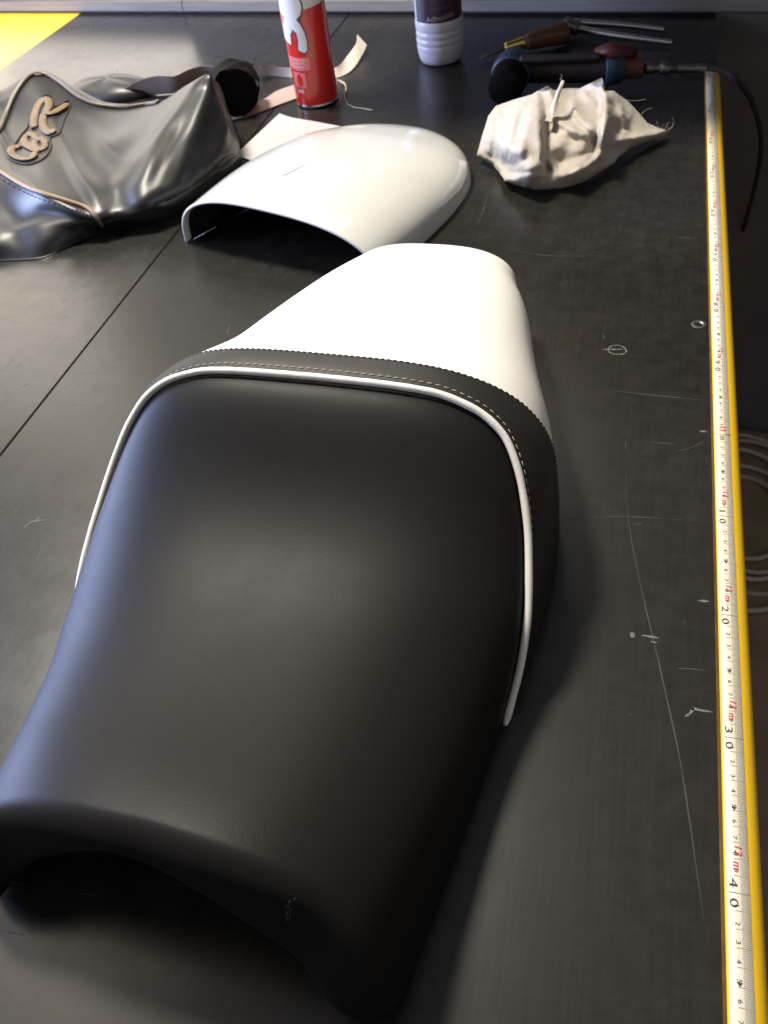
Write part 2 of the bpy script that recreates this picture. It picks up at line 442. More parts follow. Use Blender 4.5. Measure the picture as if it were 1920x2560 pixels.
MB().grid(np.array([[(x + 0.0002 * math.sin(9 * y), y, z) for x, z in ((wx0, 0.0060), (wx0 + .0003, TZ - .0002), (0.0955, TZ), (wx1 - .0003, TZ - .0004), (wx1, 0.0055))] for y in np.linspace(Y0, Y1, 60)])).make("tape_band", "tape_w", tape)
K = (CAM_H - TZ) / CAM_H
def ty(s_cm): return (0.6121 + 0.00996 * s_cm) * K      # world y of a mark, s_cm counted away from the 13 m mark
tk = MB(); num = MB(); red = MB(); ZT = TZ + 0.00012
wd = wx1 - wx0


def tick(s, f0, f1, th=0.00015):
    y = ty(s)
    tk.add([(wx0 + f0 * wd, y - th / 2, ZT), (wx0 + f1 * wd, y - th / 2, ZT), (wx0 + f1 * wd, y + th / 2, ZT), (wx0 + f0 * wd, y + th / 2, ZT)], [(0, 1, 2, 3)])


def put(mb, txt, s, f, size, bold=0.0, slant=0.0, dz=0.00005, wide=1.0):
    v, f_ = T(txt, bold)
    if len(v) == 0: return
    x = wx0 + f * wd + v[:, 1] * size; y = ty(s) - (v[:, 0] + slant * v[:, 1]) * size * wide
    mb.add(np.c_[x, y, np.full(len(v), ZT + dz)], f_)


for mm in range(-560, 805):
    s = mm / 10
    if mm % 10: tick(s, 0.60 if mm % 5 else 0.57, 0.985)
    elif mm % 100: tick(s, 0.34, 0.985, 0.0002)
    else: tick(s, 0.08, 0.985, 0.0003)
tick(0.0, 0.7, 0.985, 0.0009)
for c in range(-56, 80):
    # label of the mark: values fall towards the far end
    val = (-c) % 100; dm = val % 10
    if dm:
        put(num, str(dm), c + 0.30, 0.33, 0.0036, wide=1.35)
        if dm == 5:
            y = ty(c + 0.14)
            num.add([(wx0 + .30 * wd, y + .0009, ZT), (wx0 + .56 * wd, y + .0009, ZT), (wx0 + .43 * wd, y - .0012, ZT)], [(0, 1, 2)])
        if dm == 8 and c != 2:
            mtr = "13" if c < 0 else "12"
            put(red, mtr, c + 0.55, 0.40, 0.0056, 0.012, 0.12, wide=1.25)
            put(red, "m", c - 0.40, 0.32, 0.0060, 0.012, 0.12, wide=1.15)
    elif val:
        put(num, str(val // 10), c + 0.55, 0.12, 0.0066, wide=1.75); put(num, "0", c - 0.58, 0.12, 0.0066, wide=1.7)
put(red, "13", 0.75, 0.30, 0.0075, 0.01); put(red, "m", -0.45, 0.30, 0.0072, 0.01)
tag(tk.make("tick_marks", "ink", tape, False), kind="stuff"); num.make("black_numbers", "ink", tape, False); red.make("red_numbers", "red_ink", tape, False)
for o in C.objects:
    if o.name in ("black_numbers", "red_numbers"): o["kind"] = "stuff"

# ------------------------------------------------------------------ motorcycle seat
seat = empty("motorcycle_seat", (-0.2, 0.45, 0), "black and white motorcycle seat with white piping in the middle of the bench", "motorcycle seat")
sy = [0.08, 0.10, 0.14, 0.18, 0.225, 0.27, 0.31, 0.36, 0.43, 0.48, 0.51, 0.55, 0.60, 0.66, 0.71, 0.745, 0.765, 0.775]
sw = [.121, .125, .133, .140, .148, .155, .162, .172, .179, .176, .169, .157, .142, .121, .102, .086, .070, .044]
fz = nspline([.08, .14, .20, .27, .34, .41, .46, .49, .53, .58, .65, .71, .745, .765, .775], [.106, .112, .100, .0890, .0905, .114, .142, .148, .140, .128, .117, .108, .100, .088, .074])
sn = [3.0, 3.0, 3.0, 3.0, 3.0, 3.1, 3.4, 3.8, 4.2, 4.0, 3.5, 3.0, 2.7, 2.7, 2.7, 2.7, 2.7, 2.7]
sb = [0, 0, 0, 0, 0, 0, 0, 0, 0, 0, .004, .015, .03, .04, .045, .05, .055, .06]
sx = [-.2095, -.2095, -.209, -.2095, -.210, -.210, -.2105, -.210, -.209, -.207, -.205, -.2015, -.201, -.1955, -.1895, -.186, -.184, -.184]
_th = np.linspace(-math.pi / 2, math.pi / 2, 801)


fw = nspline(sy, sw); fx = nspline(sy, sx); fn = nspline(sy, sn)


def sec(y, us):
    """arc-length parametrised seat section at axis position y: (lateral, z)"""
    w, n, zb, fl = float(fw(y)), float(fn(y)), float(smoothi(y, sy, sb)), float(smoothi(y, [.08, .14, .20, .24, .30, .36, .44, .52], [.012, .011, .008, .010, .020, .018, .006, 0]))
    zt = float(fz(y))
    s, c = np.sin(_th), np.cos(_th)
    l = w * np.sign(s) * np.abs(s) ** (2 / n); z = zb + (zt - zb) * np.abs(c) ** (2 / n)
    nr = n - float(smoothi(y, [.34, .40, .48, .54], [0, .45, .45, 0]))
    lr = w * np.sign(s) * np.abs(s) ** (2 / nr); zr = zb + (zt - zb) * np.abs(c) ** (2 / nr)
    l = np.where(_th > 0, lr, l); z = np.where(_th > 0, zr, z)
    l = np.where(l < 0, l - fl * (1 - z / zt) ** 1.3 * np.abs(l / w), l)      # left skirt flares at the waist
    d = np.r_[0, np.cumsum(np.hypot(np.diff(l), np.diff(z)))]; d = d / d[-1] * 2 - 1
    return np.interp(us, d, l), np.interp(us, d, z)


def SP(y, u):
    """arrays y,u (same length) -> points"""
    out = np.zeros((len(y), 3))
    for i in range(len(y)):
        l, z = sec(y[i], np.array([u[i]]))
        out[i] = (float(fx(y[i])) + l[0], y[i] - 0.05 * l[0], z[0])
    return out


def SN(y, u, e=0.002):
    a = SP(y + e, u) - SP(y - e, u); b = SP(y, np.clip(u + e, -1, 1)) - SP(y, np.clip(u - e, -1, 1))
    n = np.cross(b, a); n /= np.linalg.norm(n, axis=1)[:, None] + 1e-12
    return n


U = np.linspace(-1, 1, 121); AU = np.abs(U)
yF = smoothi(AU, [0, .45, .7, .85, .94, 1], [.149, .145, .130, .124, .128, .142])
yPu = [0, .30, .42, .50, .56, .62, .68, .75, .83, .92, 1]; yPv = [.472, .471, .466, .457, .443, .425, .405, .378, .350, .327, .304]
yP = smoothi(AU, yPu, yPv)
yB = smoothi(AU, [0, .4, .6, .8, 1], [.500, .500, .503, .510, .512])


def patch(ya, yb, k, dent_a=0.0, dent_b=0.0, width=0.006):
    rows = []
    for t in np.linspace(0, 1, k):
        y = ya + (yb - ya) * t
        p = SP(y, U); n = SN(y, U)
        d = -(dent_b * np.exp(-np.abs(yb - y) / width) + dent_a * np.exp(-np.abs(y - ya) / width))
        rows.append(p + n * d[:, None])
    return np.array(rows)


# front (rider) cover with rolled nose and liner
rows = patch(yF, yP, 110, 0, 0.0035, 0.007)
n0 = SN(yF, U); p0 = rows[0]; r0 = smoothi(AU, [0, .5, .8, 1], [.0145, .015, .019, .018])[:, None]
fwd = np.array([0, -1.0, 0]); ctr = p0 - n0 * r0
roll = [ctr + r0 * (math.cos(f) * n0 + math.sin(f) * fwd) for f in np.linspace(0.12, 2.7, 16)]
roll = np.array(roll); roll[:, :, 2] = np.maximum(roll[:, :, 2], 0.0015)
arch = np.zeros_like(p0); arch[:, 0] = -0.2095 + np.where(U < 0, 0.129, 0.098) * np.sin(U * math.pi / 2)
arch[:, 2] = np.maximum(0.0885 * (1 - np.abs(np.sin(np.clip((U + .08) / np.where(U < -.08, .92, 1.08), -1, 1) * math.pi / 2)) ** 1.5), 0.0015)
arch[:, 1] = smoothi(AU, [0, .5, .8, 1], [.139, .134, .123, .118]) - 0.05 * (arch[:, 0] + .2095)
hem = 0.0016 * np.sin(np.linspace(0, 60, len(U))) * np.sin(np.linspace(0, 17, len(U)))
ka = int(np.argmin(np.abs(np.linspace(0.12, 2.7, 16) - 1.25)))
roll = roll[:ka + 1]
tan0 = (roll[-1] - roll[-2]); tan0 /= np.linalg.norm(tan0, axis=1)[:, None] + 1e-9
face = []
L0 = np.linalg.norm(arch - roll[-1], axis=1)[:, None]
for t in np.linspace(0, 1, 13)[1:]:
    c1 = roll[-1] + tan0 * L0 * .45; c2 = arch + np.array([0, -1.0, 0]) * L0 * .28 + (roll[-1] - arch) * .12
    q = (1 - t) ** 3 * roll[-1] + 3 * (1 - t) ** 2 * t * c1 + 3 * (1 - t) * t * t * c2 + t ** 3 * arch
    q = q + np.array([0, 0, 1.0]) * (hem * t ** 3)[:, None]
    face.append(q)
roll = np.concatenate([roll, np.array(face)]); roll[:, :, 2] = np.maximum(roll[:, :, 2], 0.0015)
front = np.concatenate([roll[::-1], rows])
MB().grid(front).make("rider_cover", "black", seat)
inner0 = roll[-1]
liner = [inner0 * np.array([1, 1, 1 - .45 * t]) + np.array([0, 1.0, 0]) * t * 0.16 for t in np.linspace(0, 1, 8)]
liner = np.array(liner); liner[:, :, 2] = np.maximum(liner[:, :, 2], 0.001)
MB().grid(liner).make("seat_liner", "foam", seat)
# band behind the piping
MB().grid(patch(yP, yB, 30, 0.003, 0.0, 0.004)).make("rear_band", "band", seat)
# white passenger cover
yR = np.full(len(U), 0.7749)
tt = np.linspace(0, 1, 90) ** 0.9
rows = []
for t in np.r_[-0.03, np.linspace(0, 1, 90) ** 0.8]:
    y = yB + (yR - yB) * t
    n = SN(np.minimum(y, 0.77), U); rows.append(SP(y, U) - n * 0.0016 * math.exp(-max(t, 0) * 14))
cen = rows[-1].mean(0) + np.array([0, .004, 0]); last = rows[-1]
rows += [last + (cen - last) * f + np.array([0, .006 * math.sin(f * 1.57), 0]) for f in (.15, .4, .7, 1.0)]
MB().grid(np.array(rows)).make("passenger_cover", "white", seat)
# piping tube along the seam
pu = np.linspace(-1, 1, 220); py_ = smoothi(np.abs(pu), yPu, yPv)
pp = SP(py_, pu) + SN(py_, pu) * 0.0012
pp[:, 2] = np.maximum(pp[:, 2], 0.002)
pr = 0.0027 * (1 + 0.035 * np.sin(np.linspace(0, 190, 220)) * np.sin(np.linspace(0, 37, 220))); pr[:3] *= np.linspace(.6, 1, 3); pr[-3:] *= np.linspace(1, .6, 3)
MB().tube(pp, pr, 12).make("piping", "pipe", seat)


def stitches(yc, off, pitch, ln, rad, m, name, lift):
    uu = np.linspace(-0.97, 0.97, 1600); yy = smoothi(np.abs(uu), *yc) + off
    pts = SP(yy, uu) + SN(yy, uu) * lift
    d = np.r_[0, np.cumsum(np.linalg.norm(np.diff(pts, axis=0), axis=1))]
    mb = MB(); s = 0.0
    while s + ln < d[-1]:
        q = np.array([[np.interp(s + f * ln, d, pts[:, k]) for k in range(3)] for f in (0, .25, .75, 1)])
        q[0, 2] -= rad * .8; q[3, 2] -= rad * .8
        mb.tube(q, [rad * .5, rad, rad, rad * .5], 6); s += pitch
    o = mb.make(name, m, seat); o["kind"] = "stuff"


stitches((yPu, yPv), 0.0085, 0.0062, 0.0040, 0.00036, "thread", "cream_stitching", 0.0001)
stitches(([0, .4, .6, .8, 1], [.500, .500, .503, .510, .512]), -0.0006, 0.0048, 0.0034, 0.0008, "black_thread", "seam_stitching", 0.0000)
bvh_s = BVHTree.FromPolygons([tuple(v) for v in front.reshape(-1, 3)], [(i * 121 + j, i * 121 + j + 1, (i + 1) * 121 + j + 1, (i + 1) * 121 + j) for i in range(len(front) - 1) for j in range(120)])
mb = MB()
for k in range(16):
    x_, y_ = 726 + rng.normal(0, 5), 2280 + rng.normal(0, 13)
    q_ = []
    for f in (-1, 0, 1):
        h_ = bvh_s.ray_cast(Vector(CAM_P), Vector(ray(x_ + 1.2 * f, y_ - 5 * f))); q_.append(np.array(h_[0]) + np.array(h_[1]) * .0001)
    mb.tube(q_, [.0002, .0004, .0002], 5, flat=.3)
o = mb.make("pale_scuff", "faint", seat); o["kind"] = "stuff"
# ------------------------------------------------------------------ white tail cowl
cowl = empty("seat_cowl", (-0.41, 0.88, 0), "glossy white painted tail cowl shell, open end towards the seat", "seat cowl")
C0 = np.array([-.412, .879]); ea = np.array([.28, .96]); el = np.array([.96, -.28])
ca = [0, .05, .1, .15, .2, .24, .27, .30, .322, .338, .346]
cw = [.146, .150, .154, .155, .152, .144, .131, .110, .084, .052, .018]
cz = [.067, .068, .067, .064, .059, .054, .048, .041, .034, .027, .020]


def cowl_rows(sc, dz, k=70):
    th = np.linspace(-math.pi / 2, math.pi / 2, 81); rows = []
    for a_ in np.linspace(0, 1, k) ** 0.85 * 0.346:
        w = float(smoothi(a_, ca, cw)) - sc; zt = float(smoothi(a_, ca, cz)) - dz; n = 2.7
        l = w * np.sign(np.sin(th)) * np.abs(np.sin(th)) ** (2 / n); z = zt * np.abs(np.cos(th)) ** (2 / n)
        lip = 0.010 * np.abs(np.sin(th)) ** 3 * (1 - a_ / .346)      # mouth sweeps back a little at the sides
        ax = a_ + 0.0 * lip
        z = z - 0.05 * l * (z / max(zt, 1e-3)) * (1 - a_ / .346)
        pos = C0[None, :] + ea[None, :] * (np.full_like(l, a_) + lip * 0)[:, None] + el[None, :] * l[:, None]
        rows.append(np.c_[pos, np.maximum(z, 0.0008)])
    return np.array(rows)


outer = cowl_rows(0, 0); inner = cowl_rows(0.0035, 0.0035); inner[:, :, :2] += 0
# rim: rounded bead joining outer to inner at the mouth
mid = (outer[0] + inner[0]) / 2; mid[:, :2] -= ea * 0.002
MB().grid(np.concatenate([np.array([inner[1], inner[0] - np.r_[ea, 0] * 0.0010, mid, outer[0] - np.r_[ea, 0] * 0.0008]), outer])).make("cowl_shell", "cowl", cowl)
MB().grid(inner[1:-2]).make("cowl_lining", "cowl_in", cowl)
bvh_c = BVHTree.FromPolygons([tuple(v) for v in outer.reshape(-1, 3)], [(i * 81 + j, i * 81 + j + 1, (i + 1) * 81 + j + 1, (i + 1) * 81 + j) for i in range(69) for j in range(80)])


def on(bvh, px, py, lift=0.0, zfall=0.03):
    h_ = bvh.ray_cast(Vector(CAM_P), Vector(ray(px, py)))
    if h_[0] is None: return P(px, py, zfall)
    n = np.array(h_[1]); n = n if n[2] > -0.2 else -n
    return np.array(h_[0]) + n * lift


q = np.array([on(bvh_c, x, y, 0.0004) for x, y in spline([(703, 440), (722, 430), (745, 419), (765, 411)], 14)])
MB().tube(q, [.0006, .0022, .0030, .0030, .0028, .0026, .0024, .0022, .002, .0018, .0015, .0012, .0009, .0004], 8, flat=0.04).make("grey_streak_mark", "decal", cowl)
# fibreglass scratches inside the mouth
for x0, y0, x1, y1 in ((485, 598, 540, 567), (570, 548, 622, 522)):
    p_, q_ = P(x0, y0, 0.004), P(x1, y1, 0.02)
    MB().tube([p_, (p_ + q_) / 2, q_], 0.0008, 6).make("inner_ridge", "dsteel", cowl)

# ------------------------------------------------------------------ old seat cover (bag-like vinyl)
cols = [
    [(-70, 668, 0), (-70, 610, .02), (-70, 520, .04), (-70, 440, .055), (-70, 350, .065), (-70, 280, .075), (-60, 240, .085), (-55, 225, .085)],
    [(-15, 655, 0), (-15, 605, .02), (-15, 530, .035), (-15, 430, .055), (-15, 350, .060), (-10, 290, .065), (-5, 250, .075), (5, 222, .08)],
    [(50, 652, 0), (40, 600, .018), (40, 545, .030), (45, 455, .055), (40, 390, .052), (45, 310, .062), (52, 230, .085), (70, 185, .095)],
    [(110, 645, 0), (110, 592, .02), (105, 535, .035), (110, 482, .055), (110, 410, .052), (112, 320, .062), (115, 235, .082), (118, 181, .092)],
    [(190, 610, 0), (180, 578, .018), (175, 545, .033), (180, 508, .045), (180, 430, .048), (180, 350, .055), (180, 285, .06), (185, 222, .072)],
    [(245, 588, 0), (243, 573, .01), (243, 562, .02), (243, 530, .036), (240, 450, .048), (240, 370, .052), (240, 300, .054), (250, 255, .056)],
    [(305, 572, 0), (302, 558, .014), (300, 540, .026), (300, 510, .036), (300, 450, .047), (300, 380, .056), (300, 315, .055), (310, 264, .050)],
    [(370, 560, 0), (370, 545, .014), (370, 520, .03), (370, 480, .046), (370, 420, .062), (375, 350, .068), (380, 290, .064), (392, 258, .060)],
    [(445, 532, 0), (440, 515, .015), (440, 490, .03), (440, 440, .05), (440, 370, .070), (445, 310, .083), (455, 250, .093), (470, 212, .10)],
    [(515, 492, 0), (510, 470, .015), (510, 440, .03), (510, 400, .045), (508, 350, .062), (508, 290, .084), (513, 225, .105), (518, 186, .118)],
    [(575, 442, 0), (572, 426, .01), (570, 406, .02), (570, 386, .03), (566, 350, .043), (560, 308, .060), (548, 255, .084), (535, 200, .110)],
    [(603, 404, 0), (604, 396, .004), (603, 384, .009), (600, 368, .015), (592, 340, .026), (578, 302, .042), (560, 255, .066), (545, 210, .095)],
]
G = []
for c in cols:
    w = [P(*q) for q in c]
    top = w[-1]
    w += [top + np.array([-.01, .03, -0.25 * top[2]]), top + np.array([-.02, .055, -.65 * top[2]]), np.array([top[0] - .02, top[1] + .07, 0])]
    G.append(w)
G = np.array(G)
NI, NJ = 170, 150
side = G[0].copy(); side[:, 0] -= .05; side[:, 2] *= .5
end = G[0].copy(); end[:, 0] -= .075; end[:, 2] = 0
G = np.concatenate([[end], [side], G])
g1 = np.array([spline(G[i], NJ) for i in range(len(G))])
g2 = np.array([spline(g1[:, j], NI) for j in range(NJ)]).transpose(1, 0, 2)
du = np.gradient(g2, axis=0); dv = np.gradient(g2, axis=1); nn = np.cross(du, dv); nn /= np.linalg.norm(nn, axis=2)[..., None] + 1e-12
nn[nn[..., 2] < 0] *= -1
si = np.linspace(-2, 11, NI)[:, None]; sj = np.linspace(0, 10, NJ)[None, :]


def ridge(i0, j0, i1, j1, wid, amp):
    """fold line in (column,row) space"""
    dx, dy = i1 - i0, j1 - j0; L2 = dx * dx + dy * dy
    t = np.clip(((si - i0) * dx + (sj - j0) * dy) / L2, 0, 1)
    d = np.hypot(si - i0 - t * dx, (sj - j0 - t * dy))
    return amp * np.exp(-(d / wid) ** 2) * np.sin(np.pi * np.clip(0.12 + 0.76 * t, 0, 1))


D = (ridge(8.6, 6.6, 6.6, 3.4, .30, .007) + ridge(9.3, 6.3, 8.0, 2.6, .28, .007) + ridge(7.6, 5.2, 5.6, 3.6, .30, .006) + ridge(9.9, 5.5, 9.2, 2.2, .3, .005)
     + ridge(6.6, 3.3, 7.2, 1.6, .35, .008) + ridge(7.5, 2.9, 8.3, 1.9, .30, .008) + ridge(6.2, 2.2, 6.9, 1.2, .28, .007) + ridge(5.4, 3.6, 3.6, 4.1, .35, .006)
     + ridge(5.0, 4.9, 6.4, 5.6, .35, .006) + ridge(1.4, 1.3, 4.2, 1.6, .3, .006) + ridge(1.0, 4.0, 3.4, 3.9, .28, .006) + ridge(7.2, 2.1, 7.9, 1.3, .22, -.006)
     + ridge(8.2, 5.0, 7.2, 3.4, .25, -.006) + ridge(5.7, 2.6, 5.2, 1.4, .25, .005) + ridge(4.6, 4.6, 5.8, 4.4, .4, -.004))
D = D + (ridge(3.0, 5.6, 5.2, 3.1, .28, .006) + ridge(2.2, 3.1, 5.0, 2.4, .22, .005) + ridge(4.2, 5.9, 6.6, 4.4, .24, .005) + ridge(0.4, 5.2, 1.6, 3.6, .3, .006) + ridge(8.9, 4.6, 8.6, 1.8, .2, .004) + ridge(9.8, 3.6, 10.4, 6.4, .25, .005))
D = D + 0.0012 * np.sin(3.1 * si + 1.3 * np.sin(1.7 * sj)) * np.sin(2.3 * sj + si)
fade = np.clip(sj / 1.0, 0, 1)
for _ in range(6):
    D[1:-1, 1:-1] = (D[:-2, 1:-1] + D[2:, 1:-1] + D[1:-1, :-2] + D[1:-1, 2:] + 4 * D[1:-1, 1:-1]) / 8
g2 = g2 + nn * (D * fade * 0.6)[..., None]
g2[..., 2] = np.maximum(g2[..., 2], 0.0012)
bag = empty("vinyl_seat_cover", (-0.8, 1.05, 0), "crumpled glossy dark grey vinyl seat cover with tan letters on the left of the bench", "seat cover")
MB().grid(g2).make("cover_skin", "bag", bag)
bvh_b = BVHTree.FromPolygons([tuple(v) for v in g2.reshape(-1, 3)], [(i * NJ + j, i * NJ + j + 1, (i + 1) * NJ + j + 1, (i + 1) * NJ + j) for i in range(NI - 1) for j in range(NJ - 1)])


def bag_path(pts, n, lift): return np.array([on(bvh_b, x, y, lift, .06) for x, y in spline(pts, n)])


def smooth_path(p, k=3):
    p = p.copy()
    for _ in range(k): p[1:-1] = (p[:-2] + 2 * p[1:-1] + p[2:]) / 4
    return p


up_ = [(-30, 360), (0, 325), (22, 280), (44, 232), (75, 193), (112, 188), (152, 212), (192, 243), (240, 264), (300, 271), (350, 266), (398, 257)]
MB().tube(smooth_path(bag_path(up_, 90, .002)), .0033, 8).make("brown_piping", "brownp", bag)
MB().tube(smooth_path(bag_path([(x - 7, y + 1) for x, y in up_[:6]], 50, .001)), .0022, 8).make("brown_piping", "brownp", bag)
lo = [(-20, 418), (0, 430), (60, 465), (110, 486), (170, 506), (218, 522), (243, 545), (256, 568)]
MB().tube(smooth_path(bag_path(lo, 60, .002)), .0028, 8).make("tan_piping", "tanp", bag)
mb = MB()
for k in range(34):
    t = k / 34
    p_ = spline([(x - 4, y + 13) for x, y in lo], 200)[int(t * 195)]; q_ = spline([(x - 4, y + 13) for x, y in lo], 200)[int(t * 195) + 3]
    mb.tube([on(bvh_b, *p_, .0006), on(bvh_b, *q_, .0006)], .0007, 5)
tag(mb.make("cover_stitching", "black_thread", bag), kind="stuff")
lc = P(245, 262, .0); la = P(330, 262, 0) - P(165, 262, 0); la /= np.linalg.norm(la); lb = np.array([-la[1], la[0], 0])
A = []
for t in np.linspace(0, 1, 40):
    r_ = math.sin(t * math.pi / 2) if t < 1 else 1
    A.append([lc + lb * .05 + la * .085 * r_ * math.cos(a_) + lb * .05 * r_ * math.sin(a_) + np.array([0, 0, .026 * math.cos(t * math.pi / 2) ** .8 + .003 * math.sin(5 * a_) * r_ * (1 - t) + .001]) for a_ in np.linspace(0, 2 * np.pi, 60, endpoint=False)])
MB().grid(np.array(A), closed_v=True).make("cover_back_fold", "bag", bag)
# padded tan letters C, B, R
LET = {
    "letter_r": [[(86, 322), (86, 300), (92, 275), (103, 256), (115, 250), (123, 258), (121, 272), (112, 284)], [(111, 285), (132, 284), (150, 274), (167, 262)],
                 [(112, 286), (108, 303), (112, 322), (126, 333), (138, 326)]],
    "letter_b": [[(76 + 14 * math.cos(t), 350 + 14 * math.sin(t)) for t in np.linspace(0, 2 * np.pi, 13)], [(101 + 14 * math.cos(t), 362 + 14 * math.sin(t)) for t in np.linspace(0, 2 * np.pi, 13)],
                 [(62, 345), (60, 360), (78, 372), (100, 380)]],
    "letter_c": [[(52, 370), (38, 369), (27, 376), (30, 387), (44, 396), (62, 400), (78, 399), (86, 392), (84, 384)]],
}
for nm, strokes in LET.items():
    mb = MB()
    for st in strokes:
        p_ = smooth_path(np.array([on(bvh_b, x, y, .0014, .06) for x, y in spline(st, 26)]), 2)
        rr = np.full(26, {"letter_b": .0050, "letter_c": .0058}.get(nm, .0064)); rr[0] = rr[-1] = rr[1] * .75
        mb.tube(p_, rr, 12, flat=.34)
    mb.make(nm, "tan", bag)
out = [(18, 385), (40, 358), (52, 340), (70, 318), (78, 285), (92, 255), (115, 238), (133, 246), (138, 268), (172, 250), (176, 268), (160, 300), (148, 335), (125, 345), (128, 370), (108, 398), (70, 412), (30, 402), (18, 385)]
MB().tube(smooth_path(bag_path(out, 120, .0008), 2), .0011, 6).make("letter_outline", "black_thread", bag)

# ------------------------------------------------------------------ roll of black vinyl behind the cover
rc = P(590, 232, 0.040)
roll_o = empty("vinyl_roll", (rc[0], rc[1], 0), "short dark roll of black vinyl behind the peak of the seat cover", "vinyl roll")
ax = np.array([-.35, .9, 0]); ax /= np.linalg.norm(ax); sd = np.array([ax[1], -ax[0], 0]); zz = np.array([0, 0, 1.0])
rows = []
for t in np.linspace(0, 1, 12):
    a = np.linspace(0, 2 * np.pi, 60, endpoint=False); rr = 0.036 + 0.0018 * np.sin(3 * a + 1) + 0.001 * np.sin(7 * a + 9 * t)
    rows.append(rc + ax * t * 0.05 + rr[:, None] * (np.cos(a)[:, None] * sd + np.sin(a)[:, None] * zz))
rows = np.array(rows); rows[..., 2] = np.maximum(rows[..., 2], 0.001)
MB().grid(rows, closed_v=True).make("roll_skin", "rubber", roll_o)
a = np.linspace(0, 2 * np.pi * 5.5, 240); rr = 0.005 + a / a[-1] * 0.029
spi = rc - ax * 0.0006 + rr[:, None] * (np.cos(a)[:, None] * sd + np.sin(a)[:, None] * zz)
A = np.stack([spi, spi + ax * 0.045], 1); A[..., 2] = np.maximum(A[..., 2], 0.001)
MB().grid(A).make("roll_layers", "rubber", roll_o)
aa = np.linspace(0, 2 * np.pi, 60, endpoint=False)
disc = rc + ax * .0015 + .0355 * (np.cos(aa)[:, None] * sd + np.sin(aa)[:, None] * zz); disc[:, 2] = np.maximum(disc[:, 2], .001)
mesh("roll_core", disc, [list(range(60))], "rubber", None, False).parent = None
child(C.objects["roll_core"], roll_o)

# ------------------------------------------------------------------ cream vinyl strips


def strip(root, top, bot, n, name="strip_band", th=0.0012, m="strip", mb_="strip_shaded_back"):
    a = spline([P(*q) for q in top], n); b = spline([P(*q) for q in bot], n)
    mid_ = [a + (b - a) * f for f in np.linspace(0, 1, 7)]
    A = np.stack(mid_, 1); A[..., 2] = np.maximum(A[..., 2], 0.0006)
    du = np.gradient(A, axis=0); dv = np.gradient(A, axis=1); nn = np.cross(du, dv); nn /= np.linalg.norm(nn, axis=2)[..., None] + 1e-12
    MB().grid(A).make(name, m, root)
    B = A + nn * th; B[..., 2] = np.maximum(B[..., 2], 0.0004)
    MB().grid(B).make("strip_backing", mb_, root)


sa = empty("vinyl_strip", (-0.62, 1.5, 0), "long wavy cream vinyl strip, its shaded side coloured brown, standing on edge behind the spray can", "vinyl strip")
strip(sa, [(306, 226, .016), (345, 203, .030), (390, 191, .036), (436, 191, .034), (470, 176, .040), (505, 166, .044), (540, 168, .042), (575, 178, .032)],
      [(310, 245, .001), (350, 240, .001), (400, 236, .001), (445, 232, .001), (480, 222, .001), (520, 215, .001), (560, 212, .001), (590, 208, .001)], 60, m="strip_shaded_back", mb_="strip")
strip(sa, [(572, 176, .030), (600, 173, .022), (622, 164, .026), (640, 161, .028), (658, 167, .022), (690, 168, .018), (740, 169, .016), (790, 172, .012), (840, 168, .014), (868, 140, .014), (890, 108, .022), (893, 86, .030)],
      [(585, 190, .002), (603, 178, .006), (622, 168, .014), (640, 166, .018), (656, 178, .006), (690, 190, .001), (740, 194, .001), (800, 198, .001), (843, 194, .001), (880, 174, .002), (906, 136, .007), (917, 112, .014)], 90)
sb_ = empty("vinyl_strip", (-0.6, 1.33, 0), "flat cream vinyl strip between the dark roll and the spray can", "vinyl strip")
strip(sb_, [(772, 200, .006), (736, 213, .007), (692, 229, .007), (661, 249, .006), (625, 266, .005), (590, 276, .005), (556, 288, .004)],
      [(780, 232, .001), (741, 247, .001), (692, 265, .001), (655, 279, .001), (616, 292, .001), (590, 299, .001), (562, 306, .001)], 50)

# ------------------------------------------------------------------ sheet of paper
pap = [P(592, 388), P(700, 291), P(915, 331), P(760, 450), P(672, 418)]
A = []
tl, tr, br, bl = P(700, 291), P(925, 333), P(760, 455), P(588, 390)
for f in np.linspace(0, 1, 14):
    A.append([(tl * (1 - f) + tr * f) * (1 - g) + (bl * (1 - f) + br * f) * g + np.array([0, 0, 0.0012 + 0.004 * math.sin(3 * f) * math.sin(2.2 * g + .3) + 0.006 * max(0, .12 - f) * 5 * (1 - g)]) for g in np.linspace(0, 1, 14)])
pp_o = MB().grid(np.array(A)).make("paper_sheet", "paper")
tag(pp_o, "plain pinkish white paper sheet lying between the vinyl seat cover and the cowl", "paper")

# ------------------------------------------------------------------ spray can
cb = np.array([-0.509, 1.372, 0]); CR = 0.0342
can = empty("spray_can", tuple(cb), "red and white spray can with large lettering standing behind the cowl", "spray can")
can_prof = [(0.030, 0.0005), (0.0335, 0.0012), (0.0346, 0.003), (0.0346, 0.0045), (0.0340, 0.006)]
child(MB().grid(lathe(can_prof) + cb, closed_v=True).make("base_rim", "steel"), can)
MB().grid(lathe([(CR, z) for z in np.linspace(0.006, 0.215, 10)], 64) + cb, closed_v=True).make("can_body", "red", can)
MB().grid(lathe([(CR, .215), (.0352, .217), (.0345, .220), (.030, .226), (.022, .232), (.018, .234), (.0001, .235)]) + cb, closed_v=True).make("can_dome", "steel", can)
MB().grid(lathe([(.0175, .234), (.0175, .262), (.015, .266), (.0001, .267)]) + cb, closed_v=True).make("spray_cap", "redp", can)
view_a = math.atan2(-cb[1], -cb[0])          # angle on the can that faces the camera


def can_pt(u, z, lift=0.0003):
    """u metres to the right of the middle of the visible face"""
    t = view_a + u / CR
    return (cb[0] + (CR + lift) * math.cos(t), cb[1] + (CR + lift) * math.sin(t), z)


